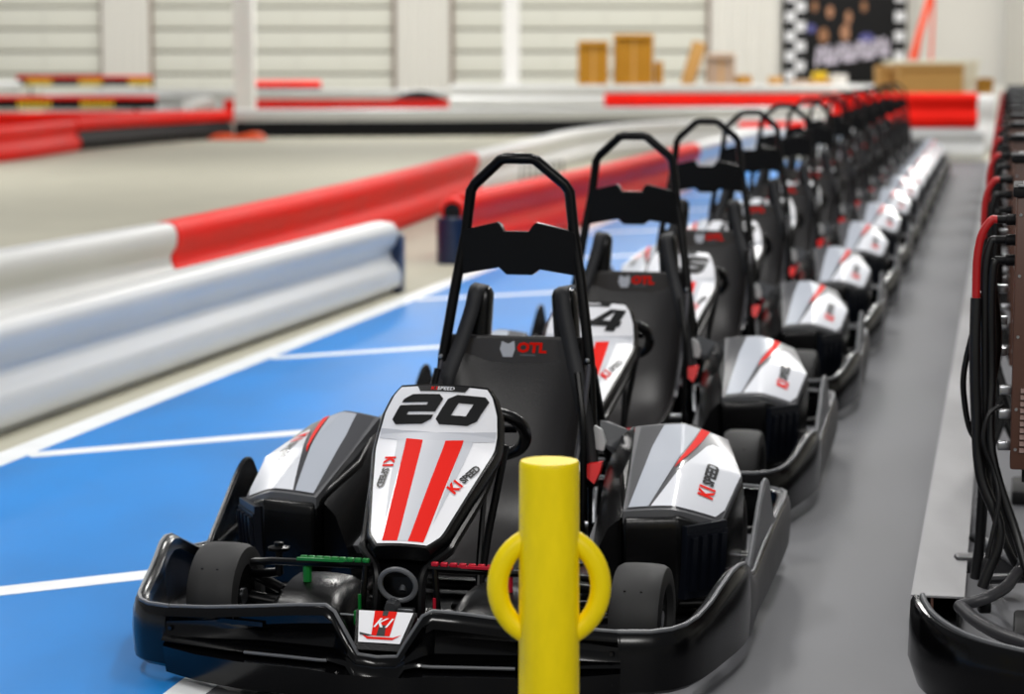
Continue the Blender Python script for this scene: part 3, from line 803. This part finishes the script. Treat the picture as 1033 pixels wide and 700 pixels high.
# layered rails and chevron boards far left
tag(barrier('track_barrier', [(X(-60, 47), 47), (X(130, 48.5), 48.5), (X(208, 49.5), 49.5)], .5, mats=[M_BRED], wid=1.2), 'bright red rail barrier under the lower chevron board, far left', 'barrier')
def board(u0, u1, D, z0, z1, label, ys):
    e = empty('chevron_board', (X((u0+u1)/2, D), D, 0)); cx = X((u0+u1)/2, D)
    w = X(u1, D)-X(u0, D)
    MB().box((0, 0, (z0+z1)/2), (w, .08, z1-z0), bev=.01).build('panel', M_BBLK, e)
    MB().box((0, -.02, z1+.03), (w, .16, .08), bev=.02).build('top_rail', M_BRED, e)
    mb = MB()
    for i in (-1, 1): mb.box((i*w*.4, .02, z0/2), (.06, .06, z0))
    mb.build('leg', M_BBLK, e)
    for a, b in ys:
        x0, x1 = X(a, D)-cx, X(b, D)-cx; n_ = 7; mb = MB()
        st = (x1-x0)/n_; h = z1-z0-.04
        for k in range(n_):
            for r_ in range(2):
                if (k+r_) % 2 == 0 or True:
                    o = x0+k*st; zz = z0+.02+r_*h/2
                    pts = [(o, zz), (o+st*.62, zz), (o+st*.96, zz+h/4), (o+st*.62, zz+h/2), (o, zz+h/2), (o+st*.34, zz+h/4)]
                    mb.prism(pts, 1, -.048, -.042)
        mb.build('chevrons', M_SIGNY, e)
    tag(e, label, 'sign board')
board(-50, 160, 52.5, Z(109, 52.5), Z(99.5, 52.5), 'lower black board with yellow chevrons and red top, far left', [(20, 55), (83, 118)])
board(20, 157, 79, Z(86, 79), Z(78.5, 79), 'upper black board with yellow chevrons in front of the left shutter', [(30, 56), (82, 106), (132, 156)])
tag(barrier('track_barrier', [(X(50, 66), 66), (X(180, 64), 64), (X(212, 58.5), 58.5), (X(192, 54), 54)], .66, mats=[M_BWHT], wid=1.4), 'white rail barrier bending back towards the track, left of the post', 'barrier')
tag(barrier('track_barrier', [(X(-60, 72), 72), (X(24, 72), 72)], .95, mats=[M_BWHT], wid=1.4, curve=False), 'white rail end at the far left edge beside the chevron board', 'barrier')
tag(barrier('track_barrier', [(X(258, 76), 76), (X(325, 76), 76)], .93, mats=[M_BRED, M_BBLK], split=.75, wid=1.4, curve=False), 'short red topped rail at the foot of the shutters', 'barrier')
# black lump and orange cones on the track
mb = MB(); rows = []
for k in range(9):
    t_ = k/8; rr_ = .22*math.sin(PI*t_)+.02
    rows.append([Vector((X(398, 62)+t_*1.35, 61.2+.25*math.cos(a), .55+max(0, rr_*math.sin(a))+.02*(a > PI))) for a in [2*PI*j/12 for j in range(12)]])
mb.loft(rows, closed_row=True, caps=True).box((X(424, 62), 61.3, .28), (1.1, .5, .56), bev=.03)
tag(mb.build('covered_bundle', M_BBLK), 'low black covered bundle at the foot of the middle white wall panel', 'bundle')
mb = MB()
mb.loft([[Vector((X(212, 46.1)+x_, 46.1+.14*math.cos(a), max(0, .14*h_*math.sin(a)+.02))) for a in [2*PI*j/10 for j in range(10)]] for x_, h_ in ((0, .2), (.12, .7), (.35, .8), (.5, .45), (.65, .6), (.85, 1.0), (1.02, .9), (1.1, .2))], closed_row=True, caps=True)
tag(mb.build('orange_hose', M_ORNG), 'orange hose bundle on the track in front of the black barrier', 'hose')

# ------------------------------------------------------------------ hall: back wall, shutters, posts
DW = 88
struct(MB().box((X(560, DW)-10, DW+.6, 7), (90, .2, 14)).build('wall_back', M_WALL, smooth=False))
struct(MB().box((X(1010, DW)+.1, DW/2, 7), (.2, DW, 14)).build('wall_right', M_WALL, smooth=False))
struct(MB().box((-55, 50, 7), (.2, 110, 14)).build('wall_left', M_WALL, smooth=False))
def shutter(u0, u1, n_):
    x0, x1 = X(u0, DW), X(u1, DW); e = empty('door_%d' % n_, ((x0+x1)/2, DW, 0)); w = x1-x0
    struct(e)
    pitch = Z(0, DW)-Z(22.3, DW); off = Z(9, DW) % pitch
    mb = MB(); z = off-pitch
    while z < 8:
        a = max(z+.09, 0)
        if z+pitch > .2: mb.box((0, .1, (a+z+pitch)/2), (w, .12, z+pitch-a), bev=.03)
        z += pitch
    mb.build('door_panels', M_DOORP, e)
    MB().box((0, .22, 4), (w, .1, 8)).build('door_backing', M_GAP, e)
    mb = MB()
    for s in (-1, 1): mb.box((s*(w/2+.06), .05, 4), (.14, .25, 8))
    mb.build('door_frame', M_GAP2, e)
    mb = MB(); k = 5
    for i in range(1, k): mb.box((-w/2+w*i/k, .03, 4), (.04, .03, 8))
    mb.build('door_stile', M_DOORP2, e)
shutter(-180, 105, 1); shutter(157, 397, 2); shutter(458, 711, 3)
def ribbed(u0, u1, n_):
    x0, x1 = X(u0, DW), X(u1, DW); mb = MB(); w = x1-x0; k = 5
    mb.box(((x0+x1)/2, DW+.1, 6), (w, .5, 12))
    for i in range(k): mb.box((x0+w*(i+.5)/k, DW-.2, 6), (w/k*.45, .14, 12), bev=.04)
    struct(mb.build('trim_%d' % n_, M_WALL))
ribbed(107, 154, 1); ribbed(401, 454, 2); ribbed(715, 785, 3)
for u0, u1, D, lab in ((238.5, 258.5, 50, 'white square steel post standing behind the track barrier, left'), (508, 524, 57, 'slimmer white steel post in front of the right shutter')):
    c = X((u0+u1)/2, D); w = X(u1, D)-X(u0, D)
    e = empty('steel_post', (c, D, 0))
    MB().box((0, 0, 5.5), (w, w, 11), bev=.02).build('shaft', M_POST, e)
    MB().box((0, 0, .02), (w*1.7, w*1.7, .04), bev=.01).build('base_plate', M_WALL, e)
    tag(e, lab, 'post')

# poster with chequered sides
def banner():
    D = 87.6; x0, x1 = X(788, D), X(911, D); e = empty('wall_banner', ((x0+x1)/2, D, 0)); w = x1-x0
    zb, zt = Z(84, D), Z(-30, D)
    MB().box((0, 0, (zb+zt)/2), (w, .05, zt-zb)).build('sheet', M_BBLK, e)
    mb = MB(); sq = w*.08
    for side in (-1, 1):
        for i in range(2 if side < 0 else 1):
            z = zb+.1; r_ = 0
            while z < zt-sq:
                if (i+r_) % 2 == 0: mb.box((side*(w/2-sq*(i+.7)), -.035, z+sq/2), (sq, .01, sq))
                z += sq; r_ += 1
    mb.build('chequers', M_WHT, e)
    cols = [(M_CARD, 0), (M_SKIN, 0), (M_BLU2, 0)]
    blobs = [(-.10, 1.7, .22, .45, M_SKIN), (.02, 1.5, .2, .5, M_SKIN), (.12, 1.9, .2, .4, M_SKIN2), (-.2, 1.9, .2, .4, M_SKIN2), (-.14, .85, .34, .55, M_SKIN2), (.0, .95, .3, .6, M_SKIN), (.14, .75, .5, .35, M_BLU2), (-.22, 1.1, .3, .3, M_BLU2)]
    mb = MB(); mats_ = [M_SKIN, M_SKIN2, M_BLU2]
    for a, h_, ww, hh, m in blobs:
        pts = [(a*w*1.25+ww*.55*math.cos(q), zb+.9+h_+hh*.5*math.sin(q)) for q in [2*PI*j/14 for j in range(14)]]
        mb.prism(pts, 1, -.045, -.04, mi=mats_.index(m))
    mb.build('picture', None, e, mats=mats_)
    # large pale slanted lettering, too blurred to read in the place
    mb = MB(); x = -w*.24
    for k, ww in enumerate((.34, .38, .30, .36, .34, .30, .34, .32)):
        hh = .72; zz = zb+.62+k*.05
        mb.prism([(x, zz), (x+ww*.3, zz), (x+ww*.5, zz+hh), (x+ww*.2, zz+hh)], 1, -.06, -.05)
        mb.prism([(x+ww*.25, zz+hh*(.05 if k % 2 else .75)), (x+ww*.9, zz+hh*(.05 if k % 2 else .75)), (x+ww*.95, zz+hh*(.28 if k % 2 else .98)), (x+ww*.3, zz+hh*(.28 if k % 2 else .98))], 1, -.06, -.05)
        mb.prism([(x+ww*.55, zz+hh*.2), (x+ww*.82, zz+hh*.2), (x+ww*.95, zz+hh*.8), (x+ww*.7, zz+hh*.8)], 1, -.06, -.05)
        x += ww*1.02
    mb.build('banner_lettering', M_LAV, e)
    tag(e, 'dark picture banner with black and white chequered sides on the back wall', 'banner')
banner()
# red lift arm
e = empty('scissor_mast', (X(920, 80), 80, 0))
x0 = X(920, 80)
MB().tube([(X(903, 80)-x0, 0, 0), (X(915, 80)-x0, 0, Z(68, 80)), (X(950, 80)-x0, 0, Z(-60, 80))], .12, 8).build('arm', M_ORNG2, e)
MB().tube([(X(936, 80)-x0, .2, 0), (X(940, 80)-x0, .2, Z(-60, 80))], .05, 8).tube([(X(918, 80)-x0, .3, .6), (X(944, 80)-x0, .3, Z(-60, 80))], .05, 8).build('stay', M_ORNG2, e)
tag(e, 'orange red slanting mast standing against the white wall right of the banner', 'mast')

# platform with cartons
struct(MB().box(((X(455, 56)+X(1000, 56))/2, 55.9, .48), (X(1000, 56)-X(455, 56), 2.6, .96), bev=.02).build('trim_platform', M_WALL))
def carton(u0, u1, vt, D, z0, m, label, dep=.5, rz=0, flaps=True, grp=None):
    x0, x1 = X(u0, D), X(u1, D); w = x1-x0; z1 = Z(vt, D)
    e = empty('carton', ((x0+x1)/2, D+dep/2, z0), rz)
    h = z1-z0
    MB().box((0, 0, h/2), (w, dep, h), bev=.008).build('body', m, e)
    if flaps:
        MB().box((0, 0, h/2), (.06, dep+.006, h+.006)).build('tape', M_CARD, e)
        MB().add([(-w/2, -dep/2, h), (w/2, -dep/2, h), (w/2, -dep/2-.08, h-.10), (-w/2, -dep/2-.08, h-.10), (-w/2, -dep/2, h+.008), (w/2, -dep/2, h+.008), (w/2, -dep/2-.086, h-.095), (-w/2, -dep/2-.086, h-.095)],
                 [(0, 1, 2, 3), (4, 5, 6, 7), (0, 1, 5, 4), (1, 2, 6, 5), (2, 3, 7, 6), (3, 0, 4, 7)]).build('flap', m, e)
    tag(e, label, 'box', grp)
    return e
D = 55; zp = .96
carton(583, 613, 42, D, zp, M_CARD2, 'ochre carton at the left of the far group, in front of the shutter')
carton(619, 658, 35, D, zp, M_CARD2, 'tallest ochre carton in front of the shutter')
carton(660, 668, 62, D+.1, zp, M_CARD2, 'small ochre carton against the right side of the tallest one', flaps=False)
c = carton(686, 699, 41, D+.3, zp, M_CARD, 'tan carton leaning at a slant behind the grey-brown one', flaps=False); c.rotation_euler = (0, .28, 0)
carton(712, 740, 54, D, zp, M_CARD3, 'grey-brown carton below the third white wall panel')
carton(742, 757, 76, D, zp, M_CARD2, 'flat small carton right of the grey-brown one', flaps=False)
carton(775, 788, 77, D, zp, M_CARD, 'small tan carton below the left edge of the banner', flaps=False)
carton(797, 832, 80, D+.55, zp, M_CARD3, 'low brown carton under the banner', flaps=False)
c = empty('carton', (X(824, D), D-.1, zp)); MB().box((0, 0, .22), (.32, .4, .2), bev=.03).build('body', M_SIGNY, c); MB().box((0, 0, .06), (.5, .5, .12), bev=.02).build('tray', M_CARD, c); tag(c, 'small bright yellow pack lying under the banner', 'pack')
for u0, u1, vt, m, lab in ((835, 853, 76, M_WALL2, 'pale crumpled pack under the lettering of the banner'), (855, 868, 80, M_DGRY, 'small dark pack beside the pale one under the banner')):
    carton(u0, u1, vt, D, zp, m, lab, flaps=False) if False else None
carton(836, 853, 75, D, zp, M_WALL2, 'pale pack under the lettering of the banner', flaps=False)
carton(884, 899, 66, 47.2, 0, M_CARD, 'narrow tan carton left of the big one at the right', dep=.6)
carton(905, 969, 65, 46.5, 0, M_CARD, 'big wide tan carton behind the red rail', dep=.8)
carton(986, 999, 79, 46.5, 0, M_CARD2, 'small orange-brown carton at the foot of the right wall', dep=.5)
b = empty('leaning_board', (X(980, 47), 47.9, 0)); MB().box((0, 0, .72), (.26, .06, 1.5), bev=.01).box((0, -.05, 1.44), (.30, .16, .05), bev=.01).build('board', M_CREAM, b) if False else None
MB().add([(-.24, 0, 0), (.02, 0, 0), (.28, .2, 1.52), (.02, .2, 1.52), (-.24, .06, 0), (.02, .06, 0), (.28, .26, 1.52), (.02, .26, 1.52)], [(0, 1, 2, 3), (4, 5, 6, 7), (0, 1, 5, 4), (1, 2, 6, 5), (2, 3, 7, 6), (3, 0, 4, 7)]).build('board', M_CREAM, b)
tag(b, 'cream board leaning between the big tan carton and the small one', 'board')
k_ = MB().box((X(936, 58), 58, .75), (2.2, .6, 1.5), bev=.02).box((X(936, 58), 57.98, 1.52), (2.3, .7, .06), bev=.01)
tag(k_.build('cabinet', M_CREAM), 'low cream cabinet behind the big tan carton', 'cabinet')

# ------------------------------------------------------------------ aluminium cover rail beside the grey lane
R0 = Vector((1.025, 5.98)); td = Vector((TR, 1)).normalized(); nd = Vector((td.y, -td.x))
def along(d, o, z): p = R0+td*d+nd*o; return Vector((p.x, p.y, z))
e = empty('cable_duct', (R0.x, R0.y, 0), 0)
def loc(p): return p-Vector((R0.x, R0.y, 0))
L = 29.5
def duct_box(o0, o1, z0, z1, d0, d1, name, m, bev=0):
    vs = [loc(along(d, o, z)) for d in (d0, d1) for o, z in ((o0, z0), (o1, z0), (o1, z1), (o0, z1))]
    return MB().add(vs, [(0, 1, 2, 3), (4, 5, 6, 7), (0, 1, 5, 4), (1, 2, 6, 5), (2, 3, 7, 6), (3, 0, 4, 7)]).build(name, m, e)
duct_box(0, .135, .108, .113, 0, L, 'cover_plate', M_ALU)
duct_box(.012, .020, 0, .108, .02, L, 'side_wall', M_BBLK)
duct_box(.115, .123, 0, .108, .02, L, 'side_wall', M_BBLK)
duct_box(.050, .056, .04, .106, .01, .05, 'bracket', M_BROWN)
tag(e, 'long grey metal cover rail running beside the chargers on the grey floor', 'cable duct')

# ------------------------------------------------------------------ chargers
def make_charger():
    C = empty('charger')
    w, d, z0, z1 = .34, .30, .469, 1.150
    MB().box((w/2, d/2, (z0+z1)/2), (w, d, z1-z0), bev=.006).build('case', M_BROWN, C)
    case = C.children[-1]
    mb = MB().box((w/2-.002, d/2-.004, z1+.006), (w+.012, d+.016, .026), bev=.005)
    mb.build('lid', M_BBLK, C)
    MB().box((w/2, -.012, z1+.0215), (w*.98, .02, .004)).box((w/2, d/2, z1+.021), (w*.9, d*.5, .004)).build('lid_edge', M_METAL, C)
    mb = MB()
    for k in range(10):
        z = z0+.045+k*.0165
        mb.add([(.022, -.001, z+.010), (.088, -.001, z+.010), (.088, -.010, z), (.022, -.010, z), (.024, 0, z-.002), (.086, 0, z-.002)], [(0, 1, 2, 3), (3, 2, 5, 4), (0, 3, 4), (1, 2, 5)])
    lv = mb.build('louvers', M_LOUV, case)
    mb = MB()
    for z in (.52, .62, .8, .95, 1.1): mb.lathe([(0, .004), (-.004, .004), (-.004, .001)], (.012, 0, z), 'y', 8)
    mb.build('case_screw', M_METAL, case)
    # connectors on the left flank
    for z in (1.085, 1.035, .985):
        MB().lathe([(.0, .014), (-.022, .014), (-.024, .010), (-.048, .010)], (0, .05, z), 'x', 12).build('socket', M_BBLK, C)
    for x_, y, z in ((-.015, .06, .66), (-.015, .06, .60), (-.015, .06, .52), (-.03, .2, .9), (-.03, .2, .82), (-.03, .2, .74)):
        MB().box((x_, y, z), (.032, .03, .022), bev=.004).build('terminal', M_METAL, C)
    # stand
    mb = MB().box((w/2, d-.02, .25), (.05, .05, .5)).box((w/2, d/2, .025), (.3, .3, .05), bev=.01).box((w/2, d/2, .45), (.28, .2, .04))
    mb.build('stand', M_BBLK, C)
    # cables
    def cab(pts, r, name, m, n=10):
        return MB().tube(smooth_path(pts, 6), r, n).build(name, m, C)
    cab([(-.045, .05, 1.085), (-.060, .05, 1.082), (-.082, .05, 1.045), (-.092, .05, .98), (-.092, .05, .88)], .0105, 'red_cable', M_CABR)
    K_ = [([(-.092, .05, .89), (-.092, .05, .75), (-.085, .06, .60), (-.07, .06, .44), (-.02, .05, .30), (-.06, .04, .16)], .014),
          ([(-.045, .05, 1.035), (-.058, .05, 1.03), (-.070, .05, .97), (-.070, .06, .85), (-.065, .08, .65), (-.05, .10, .40), (.02, .16, .2), (.10, .25, .13)], .010),
          ([(-.045, .05, .985), (-.052, .05, .965), (-.055, .06, .88), (-.05, .08, .70), (-.045, .06, .50), (.02, .04, .30), (.07, -.03, .16), (.10, -.10, .13)], .012),
          ([(-.08, .10, .9), (-.085, .12, .7), (-.065, .15, .45), (-.07, .18, .25), (-.08, .20, .15)], .014),
          ([(-.095, .06, .82), (-.118, .08, .70), (-.115, .10, .62), (-.10, .11, .55), (-.07, .12, .50)], .0075),
          ([(-.02, .05, .625), (-.055, .03, .60), (-.065, .03, .53), (-.04, .04, .46), (-.025, .03, .38), (-.05, .02, .24)], .006),
          ([(-.06, .16, .95), (-.04, .18, .75), (-.07, .16, .55), (-.02, .2, .35), (.05, .22, .15)], .014)]
    for p_, r_ in K_: cab(p_, r_, 'black_cable', M_CABB)
    return C
C0 = make_charger()
ords = ['nearest', 'second', 'third', 'fourth', 'fifth', 'sixth', 'seventh', 'eighth', 'ninth', 'tenth', 'eleventh', 'twelfth', 'thirteenth', 'farthest']
for i in range(14):
    y = 5.80+i*2.08 if i else 5.80
    if i == 1: y = 7.82
    c = C0 if i == 0 else copy_tree(C0)
    c.location = (1.232+(y-5.80)*TR, y, 0); c.rotation_euler = (0, 0, -ang-.004)
    tag(c, ('nearest brown charger box with louvres and a red cable, right edge' if i == 0 else '%s brown charger box counted from the near right corner' % ords[i] if i < 13 else 'farthest brown charger box in the row at the right'), 'charger', 'charger boxes in a row')

# ------------------------------------------------------------------ partly seen kart in the bottom right corner
def ground(u, v, z):
    x = (u-516.5)/F; y = (v-350)/F; c, s = math.cos(TH), math.sin(TH)
    d = Vector((x, c-y*s, -s-y*c)); t_ = (z-H)/d.z
    return Vector((0, 0, H))+d*t_
E2 = empty('parked_kart', (1.15, 5.1, 0))
o_ = Vector((1.15, 5.1, 0))
px = [(922, 601, .240), (925, 609, .232), (933, 620, .222), (947, 631, .212), (968, 642, .203), (995, 651, .196), (1033, 660, .190), (1090, 672, .185), (1150, 682, .183)]
line = [ground(*p)-o_ for p in px]
line = smooth_path(line, 4)
rows = []
for i, p in enumerate(line):
    t_ = line[min(i+1, len(line)-1)]-line[max(i-1, 0)]; t_.z = 0; t_.normalize(); n_ = Vector((t_.y, -t_.x, 0))*-1
    if n_.dot(Vector((-.5, -1, 0))) < 0: n_ = -n_
    rows.append([p-n_*.025-Vector((0, 0, .04)), p-n_*.02+Vector((0, 0, 0)), p+Vector((0, 0, .003)), p+n_*.008-Vector((0, 0, .01)), Vector((p.x, p.y, 0))+n_*.012+Vector((0, 0, .10)), Vector((p.x, p.y, 0))-n_*.01+Vector((0, 0, .035))])
bb = MB().loft(rows).build('bumper', M_BUMP, E2)
MB().tube([r[1]+Vector((0, 0, .002)) for r in rows], .0065, 8).build('bumper_edge', M_RIM, bb)
def G(*a): return ground(*a)-o_
MB().tube(smooth_path([G(983, 542, .05), G(1003, 552, .12), G(1033, 572, .20), G(1070, 600, .22)], 4), .0165, 10).build('grey_tube', M_RIM, E2)
mb = MB()
mb.tube(smooth_path([G(968, 611, .165), G(995, 603, .19), G(1015, 592, .20), G(1026, 578, .21), G(1045, 560, .22)], 4), .015, 10)
mb.tube(smooth_path([G(968, 611, .165), G(985, 626, .15), G(1010, 640, .14), G(1045, 652, .13)], 4), .017, 10)
MB().tube([G(992, 585, .08), G(1033, 583, .12), G(1080, 583, .12)], .012, 8).build('frame_tube', M_TUBE2, E2)
MB().tube([G(995, 557, .08), G(1033, 560, .12), G(1080, 566, .12)], .016, 8).build('frame_tube', M_TUBE2, E2)
MB().box(G(1000, 568, .10), (.20, .06, .05), bev=.01).build('cross_plate', M_TUBE2, E2)
MB().box(G(993, 612, .16), (.03, .03, .03), bev=.006).build('bolt', M_TUBE, E2)
mb.build('chassis_frame', M_TUBE2, E2)
MB().prism([(-.16, -.2), (.9, -.3), (.9, .7), (-.02, .7)], 2, .03, .045).build('floor_pan', M_GRYP, E2) if False else None
for s in ():
    mb = MB().lathe([(-.05, .08), (-.062, .09), (-.062, .11), (-.045, .131), (.045, .131), (.062, .11), (.062, .09), (.05, .08)], (.30+s*.9, .12, .133), 'x', 28)
    mb.build('front_tire', M_RUB, E2)
tag(E2, 'black kart cut off by the bottom right corner, grey bumper edge and bare frame tubes', 'go-kart')

# ------------------------------------------------------------------ light
w = bpy.data.worlds.new('hall_light'); S.world = w; w.use_nodes = True
bg = w.node_tree.nodes['Background']; bg.inputs[0].default_value = (.93, .96, 1, 1); bg.inputs[1].default_value = .2
def area(x, y, z, sx, sy, p, col=(1, .98, .95), rx=0):
    l = bpy.data.lights.new('area_light', 'AREA'); l.shape = 'RECTANGLE'; l.size = sx; l.size_y = sy; l.energy = p; l.color = col  # serves the ceiling lights and the added washers and fill
    o = bpy.data.objects.new('area_light', l); COL.objects.link(o); o.location = (x, y, z); o.rotation_euler = (rx, 0, 0)
    return o
for (x, y) in ((-3.2, 7), (1.6, 8.5), (3.0, 12.5), (-7, 16), (0, 18), (6, 20), (-10, 30), (2, 32), (10, 36), (-14, 48), (-2, 50), (8, 52), (-18, 68), (-4, 70), (10, 72)):
    area(x, y, 7.5, .5 if y < 25 else 1.4, 3.2, 250 if y < 25 else 700)
for x in (-20, -8, 4, 14):   # washers added to brighten the back wall
    area(x, 74, 9.5, 5, 1.2, 780, rx=math.radians(62))
for x in (-3.5, 3.5):        # fill added behind the camera to brighten surfaces facing it
    area(x, -3, 5.5, 2.6, 1.2, 260, rx=math.radians(58))
S.view_settings.view_transform = 'Standard'; S.view_settings.look = 'None'; S.view_settings.gamma = 1
S.view_settings.use_curve_mapping = False; S.view_settings.exposure = 0.0
